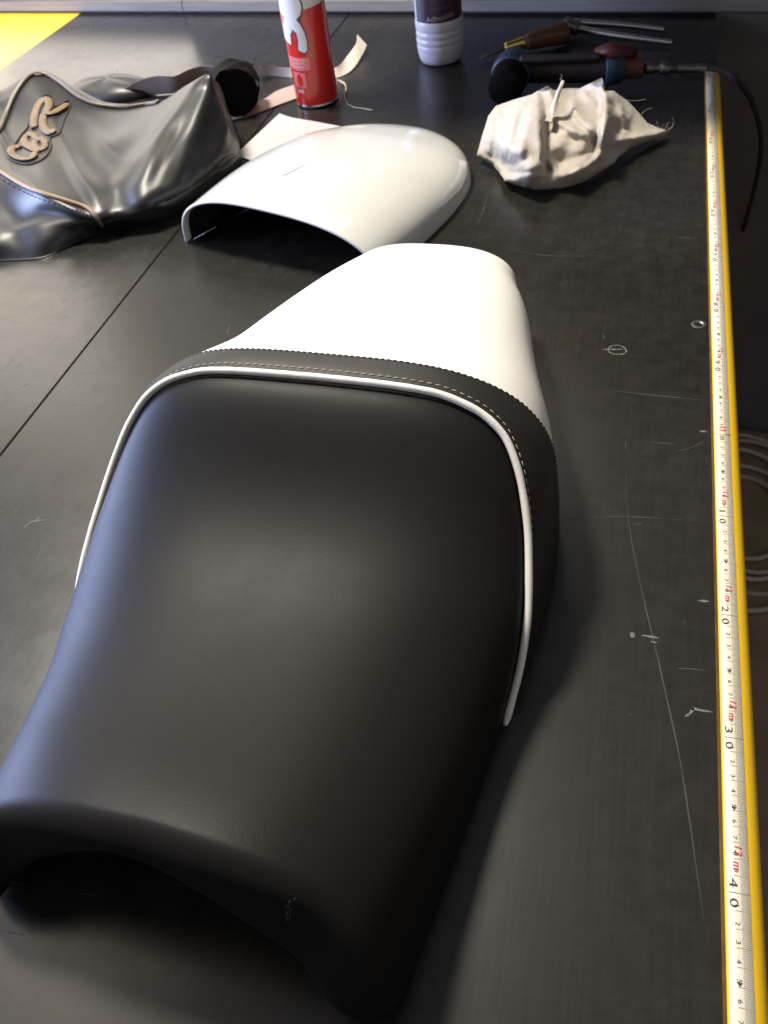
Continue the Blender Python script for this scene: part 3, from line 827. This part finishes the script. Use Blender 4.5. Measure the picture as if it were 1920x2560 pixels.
def can_poly(poly, name, m, lift, n=10):
    """fill a polygon (u,z) on the can: cut into fine triangles and wrap"""
    pl = np.array(poly, float); ring = []
    for i in range(len(pl)):
        a_, b_ = pl[i], pl[(i + 1) % len(pl)]; k = max(1, int(np.linalg.norm(b_ - a_) / .0025))
        ring += [a_ + (b_ - a_) * t / k for t in range(k)]
    lo_, hi_ = pl.min(0), pl.max(0)
    grid = [(x, y) for x in np.arange(lo_[0] + .001, hi_[0], .003) for y in np.arange(lo_[1] + .001, hi_[1], .005)]
    pts = [Vector(p) for p in ring] + [Vector(p) for p in grid]; n_ = len(ring)
    r = delaunay_2d_cdt(pts, [(i, (i + 1) % n_) for i in range(n_)], [], 1, 1e-7)
    used = sorted({i for f in r[2] for i in f}); mp_ = {v: k for k, v in enumerate(used)}
    V = [can_pt(r[0][i].x, r[0][i].y, lift) for i in used]; Fc = [[mp_[i] for i in f] for f in r[2]]
    return child(mesh(name, V, Fc, m), can)


# upper white field of the label, its lower border slants up to the right round the can
wf = [[can_pt(u, z, .0002) for z in np.linspace(0.143 + .10 * u, 0.214, 12)] for u in np.linspace(-0.055, 0.034, 60)]
MB().grid(np.array(wf)).make("white_field", "can_white", can)
def can_text(txt, u, z, size, name, m, lift, rot=False, bold=0.0):
    v, f = T(txt, bold)
    if len(v) == 0: return
    uv = v * size
    if rot: uv = np.c_[uv[:, 1], -uv[:, 0]]
    V = [can_pt(u + x, z + y, lift) for x, y in uv]
    child(mesh(name, V, f, m), can)


def cz_(px, py):
    """label position from a point measured on the visible can face (left edge, right edge, height)"""
    lf = 375 + 290 * py / 1650; rt = 1080 + 220 * py / 1650
    f = np.clip(2 * (px - lf) / (rt - lf) - 1, -1.0, 1.0)
    return (CR * math.asin(f), (270 - .1567 * py) / 1370)


def cpoly(pts): return [cz_(*p) for p in pts]


R_out = cpoly([(382, 5), (440, 270), (470, 560), (515, 825), (612, 895), (600, 760), (640, 700), (690, 740), (712, 830), (712, 950), (800, 985), (838, 960), (838, 860), (805, 740), (750, 640), (690, 580),
               (760, 520), (775, 430), (740, 340), (640, 300), (700, 200), (690, 90), (560, 60), (520, 5)])
def grow(poly, d):
    p = np.array(poly); q = []
    for i in range(len(p)):
        a_, b_, c_ = p[i - 1], p[i], p[(i + 1) % len(p)]
        n1 = np.array([-(b_ - a_)[1], (b_ - a_)[0]]); n2 = np.array([-(c_ - b_)[1], (c_ - b_)[0]])
        n = n1 / np.linalg.norm(n1) + n2 / np.linalg.norm(n2); q.append(tuple(b_ - n / max(np.linalg.norm(n), .6) * d))
    return q
can_poly(grow(R_out, .0024), "letter_outline", "can_dark", .0005)
can_poly(R_out, "big_letter", "can_white", .0008)
can_poly(cpoly([(430, 235), (520, 240), (590, 290), (625, 335), (600, 325), (540, 295), (480, 290), (435, 300)]), "letter_shadow", "can_dark", .0011)
can_poly(cpoly([(470, 540), (515, 545), (510, 640), (490, 680)]), "letter_counter", "pinkprint", .0011)
can_poly(cpoly([(455, 5), (505, 5), (500, 75), (475, 60)]), "letter_counter", "wood", .0011)
can_poly(cpoly([(690, 575), (745, 550), (770, 470), (768, 360), (795, 400), (800, 480), (770, 570), (740, 615)]), "letter_shadow", "can_dark", .0012)
can_poly(cpoly([(640, 170), (700, 150), (720, 90), (735, 170), (720, 215), (680, 205)]), "letter_shadow", "can_dark", .0012)
can_poly(cpoly([(565, 1035), (700, 1050), (850, 1040), (870, 1090), (880, 1200), (750, 1215), (590, 1195)]), "pink_panel", "pinkprint", .0006)
for i, zy in enumerate((1080, 1125, 1170)):
    u_, z_ = cz_(720, zy); can_text("adhesivo spray"[:14 - i], u_, z_, .0034, "print_line", "can_white", .0009)
can_poly(cpoly([(625, 1230), (800, 1240), (825, 1440), (660, 1430)]), "logo_panel", "pinkprint", .0006)
u0, z0 = cz_(722, 1340)
can_poly([(u0 + .0052 * math.cos(t), z0 + .0098 * math.sin(t)) for t in np.linspace(0, 2 * np.pi, 16, endpoint=False)], "logo_ball", "red", .0009)
u_, z_ = cz_(745, 1500); can_text("bidi", u_, z_, .0082, "logo_text", "can_white", .0009, bold=.02)

# ------------------------------------------------------------------ white bottle
bb = np.array([-0.337, 1.538, 0]); BR = 0.0395
bot = empty("plastic_bottle", tuple(bb), "white ribbed plastic bottle with dark purple label beside the wall", "bottle")
bp = [(0.001, .001), (.028, .0005), (.0335, .003), (.0365, .010), (.0380, .018), (.0388, .026)]
for k in range(3):
    z0 = .029 + k * .0105
    bp += [(.0390, z0), (.0381, z0 + .0015), (.0381, z0 + .003), (.0392, z0 + .005), (.0395, z0 + .008)]
bp += [(.0396, .062), (.0396, .066), (.0385, .068), (.0385, .150), (.0396, .153), (.039, .175), (.033, .192), (.02, .203), (.0155, .207), (.0155, .222)]
MB().grid(lathe(bp, 64) + bb, closed_v=True).make("bottle_body", "plastic", bot)
MB().grid(lathe([(.0175, .221), (.0178, .245), (.016, .247), (.0001, .2475)]) + bb, closed_v=True).make("bottle_cap", "purple", bot)
bva = math.atan2(-bb[1], -bb[0])


def bot_pt(u, z, lift): t = bva + u / .0385; return (bb[0] + (.0385 + lift) * math.cos(t), bb[1] + (.0385 + lift) * math.sin(t), z)


MB().grid(np.array([[bot_pt(u, z, .0004) for z in np.linspace(.0685 , .1495, 5)] for u in np.linspace(-.031, .06, 40)])).make("label", "purple", bot)
MB().grid(np.array([[bot_pt(u, z, .0004) for z in np.linspace(.0685, .1495, 5)] for u in np.linspace(-.045, -.0315, 10)])).make("label_edge", "teal", bot)
v, f = T("Adhesivo", .01)
V = [bot_pt(.002 + x * .0125, .0725 + (y + .12 * x) * .0115, .0008) for x, y in v]
child(mesh("label_lettering", V, f, "label_text"), bot)
v, f = T("contacto", .0)
V = [bot_pt(.002 + x * .009, .088 + y * .007, .0008) for x, y in v]
child(mesh("label_lettering", V, f, "teal"), bot)

# ------------------------------------------------------------------ loose thread beside the can
th = empty("loose_thread", tuple(P(860, 240)), "loose white thread trailing from behind the spray can", "thread")
for q, r_ in (([(843, 200, .004), (853, 203, .005), (862, 212, .006), (866, 225, .004), (862, 240, .002), (868, 258, .001), (885, 268, .001), (905, 271, .001), (932, 276, .001)], .0011),
              ([(846, 203, .003), (860, 206, .004), (865, 218, .003), (858, 235, .001), (852, 250, .001), (843, 262, .001)], .0008), ([(850, 205, .003), (864, 214, .003), (866, 228, .003)], .0008)):
    MB().tube(spline([P(*p) for p in q], 60), r_, 6).make("thread_strand", "thread", th)

# ------------------------------------------------------------------ crumpled rag
rag = empty("cotton_rag", tuple(P(1400, 400)), "crumpled beige cotton rag with frayed corner lying by the tape measure", "rag")
RP = [(1192, 388, .010), (1206, 338, .028), (1221, 290, .042), (1240, 265, .048), (1285, 249, .052), (1330, 236, .056), (1368, 214, .072), (1385, 226, .058), (1412, 221, .053), (1450, 221, .053), (1480, 206, .070), (1506, 194, .086), (1513, 228, .060),
      (1534, 227, .052), (1572, 255, .042), (1597, 282, .032), (1619, 308, .022), (1646, 320, .016), (1672, 327, .010), (1660, 340, .003), (1620, 354, .004), (1578, 368, .008), (1545, 394, .005), (1536, 407, .005), (1500, 430, .003), (1462, 453, .002), (1430, 465, .001), (1399, 471, .001), (1343, 475, .001), (1290, 463, .003), (1263, 452, .012), (1247, 430, .007), (1230, 411, .006)]
RB = [(1240, 320, .046), (1290, 300, .058), (1290, 370, .056), (1320, 420, .040), (1330, 300, .064), (1395, 270, .056), (1395, 350, .050), (1440, 300, .054), (1450, 370, .046), (1480, 310, .058), (1545, 280, .046), (1540, 340, .036), (1590, 325, .026), (1440, 420, .030), (1380, 455, .012), (1480, 425, .022), (1510, 385, .022)]
FOLDS = [  # ridge line, height, fall-off left of the line, right of the line (pixels)
    ([(1345, 247), (1353, 320), (1352, 380), (1356, 437)], .017, 60, 5), ([(1329, 238), (1294, 283), (1281, 330), (1257, 402)], .006, 22, 5), ([(1338, 245), (1318, 300), (1308, 360), (1302, 420)], .003, 14, 10),
    ([(1229, 295), (1224, 345), (1217, 388)], .007, 9, 14), ([(1262, 449), (1310, 441), (1356, 437), (1430, 431), (1487, 397), (1504, 356), (1508, 285)], .012, 16, 5),
    ([(1508, 200), (1512, 262), (1508, 320), (1496, 372)], .015, 5, 26), ([(1384, 296), (1420, 318), (1476, 345)], .010, 9, 6), ([(1398, 337), (1430, 331), (1455, 350), (1484, 371)], .004, 14, 7),
    ([(1403, 421), (1440, 411), (1484, 385)], .007, 14, 7), ([(1536, 353), (1585, 343), (1640, 333), (1668, 329)], .008, 16, 6), ([(1536, 230), (1556, 285), (1566, 322)], .005, 12, 6),
    ([(1357, 378), (1372, 402), (1393, 432)], .009, 6, 9), ([(1428, 252), (1440, 285), (1462, 312), (1500, 342)], .007, 5, 14), ([(1372, 218), (1382, 250), (1378, 300)], .006, 12, 5),
    ([(1240, 268), (1258, 320), (1250, 380)], .004, 12, 8), ([(1365, 300), (1368, 345)], -.010, 8, 12), ([(1455, 225), (1470, 245), (1500, 262)], .004, 8, 6),
    ([(1535, 300), (1548, 335)], -.006, 10, 12), ([(1300, 455), (1370, 455), (1450, 440)], .004, 6, 6)]
poly = np.array([(q[0], q[1]) for q in RP], float)


def inside(x, y):
    c = False; n = len(poly)
    for i in range(n):
        (x1, y1), (x2, y2) = poly[i], poly[i - 1]
        if (y1 > y) != (y2 > y) and x < (x2 - x1) * (y - y1) / (y2 - y1) + x1: c = not c
    return c


def edge_dist(x, y):
    a_ = poly; b_ = np.roll(poly, -1, 0); d = b_ - a_; p = np.array([x, y])
    t = np.clip(((p - a_) * d).sum(1) / (d * d).sum(1), 0, 1); return np.hypot(*(p - a_ - d * t[:, None]).T).min()


bnd = []
for i in range(len(RP)):
    a_, b_ = np.array(RP[i]), np.array(RP[(i + 1) % len(RP)]); k = max(1, int(np.hypot(*(b_ - a_)[:2]) / 5))
    bnd += [tuple(a_ + (b_ - a_) * t / k) for t in range(k)]
ctl = np.array(bnd[::2] + RB + RB + RB)
gx = [(x + (2.2 if int((y - 190) / 4.4) % 2 else 0), y) for y in np.arange(192, 478, 4.4) for x in np.arange(1188, 1680, 4.4)]
inner_p = [q for q in gx if inside(*q) and edge_dist(*q) > 2.6]
fold_l = [(spline(np.c_[np.array(l, float), np.zeros(len(l))], 40)[:, :2], a_, wl, wr) for l, a_, wl, wr in FOLDS]


def rag_z(x, y):
    d2 = (ctl[:, 0] - x) ** 2 + (ctl[:, 1] - y) ** 2 + 700; w = 1 / d2 ** 1.6; z = float((w * ctl[:, 2]).sum() / w.sum())
    for l, a_, wl, wr in fold_l:
        dd = np.hypot(l[:, 0] - x, l[:, 1] - y); i = int(dd.argmin()); t = l[min(i + 1, 39)] - l[max(i - 1, 0)]
        side = t[0] * (y - l[i, 1]) - t[1] * (x - l[i, 0]); u = i / 39
        # image y runs down: side > 0 is to the right hand of the direction of travel
        z += .9 * a_ * math.exp(-(dd[i] / (max(wr, 7) if side < 0 else max(wl, 7))) ** 1.5) * min(1, 6 * u + .35) * min(1, 6 * (1 - u) + .35)
    return z


pix3 = bnd + [(x, y, rag_z(x, y)) for x, y in inner_p]
nb = len(bnd)
res = delaunay_2d_cdt([Vector((q[0], q[1])) for q in pix3], [(i, (i + 1) % nb) for i in range(nb)], [], 1, 1e-5)
idx = [o[0] if o else -1 for o in res[3]]
from mathutils import noise as mn
b = bmesh.new(); bv = [b.verts.new(tuple(P(*pix3[i]))) for i in idx]
for f in res[2]:
    try: b.faces.new([bv[i] for i in f])
    except ValueError: pass
bmesh.ops.recalc_face_normals(b, faces=b.faces)
for _ in range(3): bmesh.ops.smooth_vert(b, verts=[v for v in b.verts if not v.is_boundary], factor=0.5, use_axis_x=True, use_axis_y=True, use_axis_z=True)
bmesh.ops.subdivide_edges(b, edges=b.edges[:], cuts=1, smooth=0.6)
b.normal_update()
for v in b.verts:
    c = v.co; d = 0.0009 * (1 - 2 * abs(mn.noise(c * 60))) + 0.0004 * mn.noise(c * 170)
    v.co += v.normal * d * (.3 if v.is_boundary else 1); v.co.z = max(v.co.z, 0.001)
me = bpy.data.meshes.new("rag_cloth"); b.to_mesh(me); b.free()
child(link("rag_cloth", me, "rag"), rag)


def flap(quad, name="rag_fold", n=14, bulge=.004):
    """double-sided folded piece from 4 corners (px,py,z)"""
    a_, b_, c_, d_ = [P(*q) for q in quad]; A = []
    for f in np.linspace(0, 1, n):
        r = []
        for g in np.linspace(0, 1, n):
            p = (a_ * (1 - f) + b_ * f) * (1 - g) + (d_ * (1 - f) + c_ * f) * g
            k = math.sin(math.pi * f) * math.sin(math.pi * g)
            r.append(p + np.array([0.0, -0.4, 1.0]) * (bulge * k + 0.0012 * mn.noise(Vector(p * 90))))
        A.append(r)
    A = np.array(A); A[..., 2] = np.maximum(A[..., 2], .001)
    B = A - np.array([0, -.0006, .0012])
    m_ = MB().grid(A); m_.grid(B)
    return m_.make(name, "rag", rag)


flap([(1404, 200, .092), (1411, 202, .092), (1378, 306, .062), (1362, 300, .060)], bulge=.004)      # tall spike
mb = MB()
for k in range(12):
    c = P(1655 + rng.uniform(-25, 20), 327 + rng.uniform(-6, 6), .012); dv = np.array([rng.uniform(-.3, 1), rng.uniform(-.2, 1), rng.uniform(-.1, .7)]); dv *= rng.uniform(.004, .012) / np.linalg.norm(dv)
    mb.tube(spline([c, c + dv * .5 + rng.normal(0, .0015, 3), c + dv], 7), .00018, 4)
for q in ([(1668, 326, .012), (1680, 318, .016), (1684, 305, .022), (1681, 295, .03)], [(1400, 200, .09), (1405, 190, .094), (1403, 186, .096)], [(1560, 250, .045), (1590, 252, .04), (1615, 248, .04)], [(1600, 290, .03), (1615, 275, .03), (1630, 270, .03)]):
    mb.tube(spline([P(*p) for p in q], 12), .0004, 4)
tag(mb.make("frayed_threads", "rag", rag), kind="stuff")

# ------------------------------------------------------------------ tools at the back


def cyl(root, name, m, p, q, r0, r1=None, seg=20, prof=None):
    p, q = np.asarray(p, float), np.asarray(q, float)
    if prof is None: prof = [(0, .92), (.04, 1), (.96, 1), (1, .92)]
    pts = [p + (q - p) * t for t, _ in prof]; r1 = r0 if r1 is None else r1
    return MB().tube(pts, [(r0 + (r1 - r0) * t) * s for t, s in prof], seg).make(name, m, root)


awl = empty("wooden_handled_awl", tuple(P(1330, 120)), "awl with brown wooden handle and brass ferrule in front of the wall", "awl")
p0_, p1_ = P(1195, 147, .006), P(1262, 121, .012)
cyl(awl, "blade", "dsteel", p0_, p1_, .0025, .004, 8, [(0, .2), (.5, .8), (1, 1)])
p2_ = P(1312, 106, .016)
cyl(awl, "ferrule", "brass", p1_, p2_, .0085, .0105, 20, [(0, .9), (.1, 1), (.22, .9), (.34, 1), (.48, .9), (.6, 1), (.74, .9), (.86, 1), (1, .95)])
p3_ = P(1420, 80, .020)
cyl(awl, "wooden_handle", "wood", p2_, p3_, .0125, .017, 24, [(0, .85), (.1, 1), (.3, 1.05), (.55, .98), (.8, 1.08), (.95, 1), (1, .7)])

sci = empty("steel_pincers", tuple(P(1520, 80)), "steel pincers with two long shiny handles lying behind the awl", "pincers")
cyl(sci, "pivot_jaw", "dsteel", P(1412, 62, .018), P(1446, 72, .014), .014, .011)
for q in ([(1440, 71, .014), (1500, 82, .012), (1580, 94, .010), (1680, 107, .007)], [(1425, 55, .016), (1470, 57, .014), (1560, 63, .012), (1660, 74, .008)]):
    MB().tube(spline([P(*p) for p in q], 24), np.linspace(.0065, .0045, 24), 12).make("handle", "steel", sci)

gun = empty("air_tool", tuple(P(1400, 180)), "blue and black pneumatic hand tool with red trigger lying behind the rag", "air tool")
h0, h1 = P(1262, 222, .030), P(1292, 150, .036)
cyl(gun, "nose", "rubber", h0, h0 + (h1 - h0) * .45, .026, .027, 24)
cyl(gun, "blue_head", "blue", h0 + (h1 - h0) * .4, h1, .031, .026, 28, [(0, .9), (.15, 1), (.6, 1), (.85, .85), (1, .5)])
b0, b1 = P(1290, 172, .034), P(1530, 172, .032)
cyl(gun, "blue_shoulder", "blue", b0 - (b1 - b0) * .05, b0 + (b1 - b0) * .14, .025, .021)
cyl(gun, "body_grip", "maroon", b0 + (b1 - b0) * .13, b1, .020, .019, 24)
cyl(gun, "lever", "maroon", P(1300, 150, .055), P(1500, 142, .054), .006, .006, 12)
cyl(gun, "blue_collar", "blue", P(1508, 172, .032), P(1556, 166, .032), .026, .022, 24)
c0_ = P(1545, 140, .05); mbx = MB(); mbx.tube([P(1494, 138, .050), P(1530, 132, .055), P(1590, 128, .050)], [.012, .015, .008], 6); mbx.make("trigger", "redp", gun)
cyl(gun, "orange_nut", "orange", P(1553, 170, .030), P(1606, 170, .028), .0165, .0150, 16, [(0, .9), (.1, 1), (.2, .92), (.35, 1), (.5, .92), (.65, 1), (.8, .92), (.95, 1), (1, .9)])
cyl(gun, "hose_connector", "dsteel", P(1608, 170, .026), P(1690, 172, .022), .008, .008, 16, [(0, 1), (.3, 1), (.32, .7), (.5, .7), (.52, 1.1), (.8, 1.1), (.82, .7), (1, .7)])
cyl(gun, "hose_connector", "dsteel", P(1692, 172, .021), P(1768, 170, .020), .006, .006, 14)
hp = [P(1768, 170, .020), P(1810, 178, .018), P(1850, 210, .0), P(1883, 262, -.06), P(1903, 350, -.15), P(1893, 440, -.25), P(1868, 540, -.35), P(1840, 650, -.5), P(1830, 780, -.7), P(1860, 960, -.88), P(1900, 1060, -.888)]
MB().tube(spline(hp, 100), .0042, 10).make("air_hose", "hose", gun)

# coiled cable on the floor beside the bench
coil = empty("coiled_cable", tuple(P(1990, 1300, -.9)), "coil of dark cable lying on the floor beyond the bench edge", "cable")
cc = P(1855, 1290, -.9)
for k in range(5):
    a = np.linspace(0, 2 * np.pi, 70); r_ = 0.085 + 0.022 * k
    ring = np.c_[cc[0] + 0.02 * k * rng.uniform(-.4, .4) + r_ * np.cos(a), cc[1] + 0.015 * rng.uniform(-1, 1) + r_ * 1.5 * np.sin(a), np.full(70, -.893 + .004 * (k % 3)) + .004 * np.sin(3 * a + k)]
    MB().tube(ring, .0055, 8).make("cable_turn", "cable", coil)

# unseen shelf added just above the frame to keep the far right corner dark
sh = empty("added_shade_shelf", tuple(wpt(-0.35, .1, .5)), "unseen wooden shelf added above the far right bench corner to shade it", "shelf")
wbox("shade_shelf_board", -1.3, 0.22, 0.003, 0.48, .46, .485, "shelf", sh)
wbox("shade_shelf_bracket", -0.5, -.47, 0.002, 0.30, .36, .459, "shelf", sh)
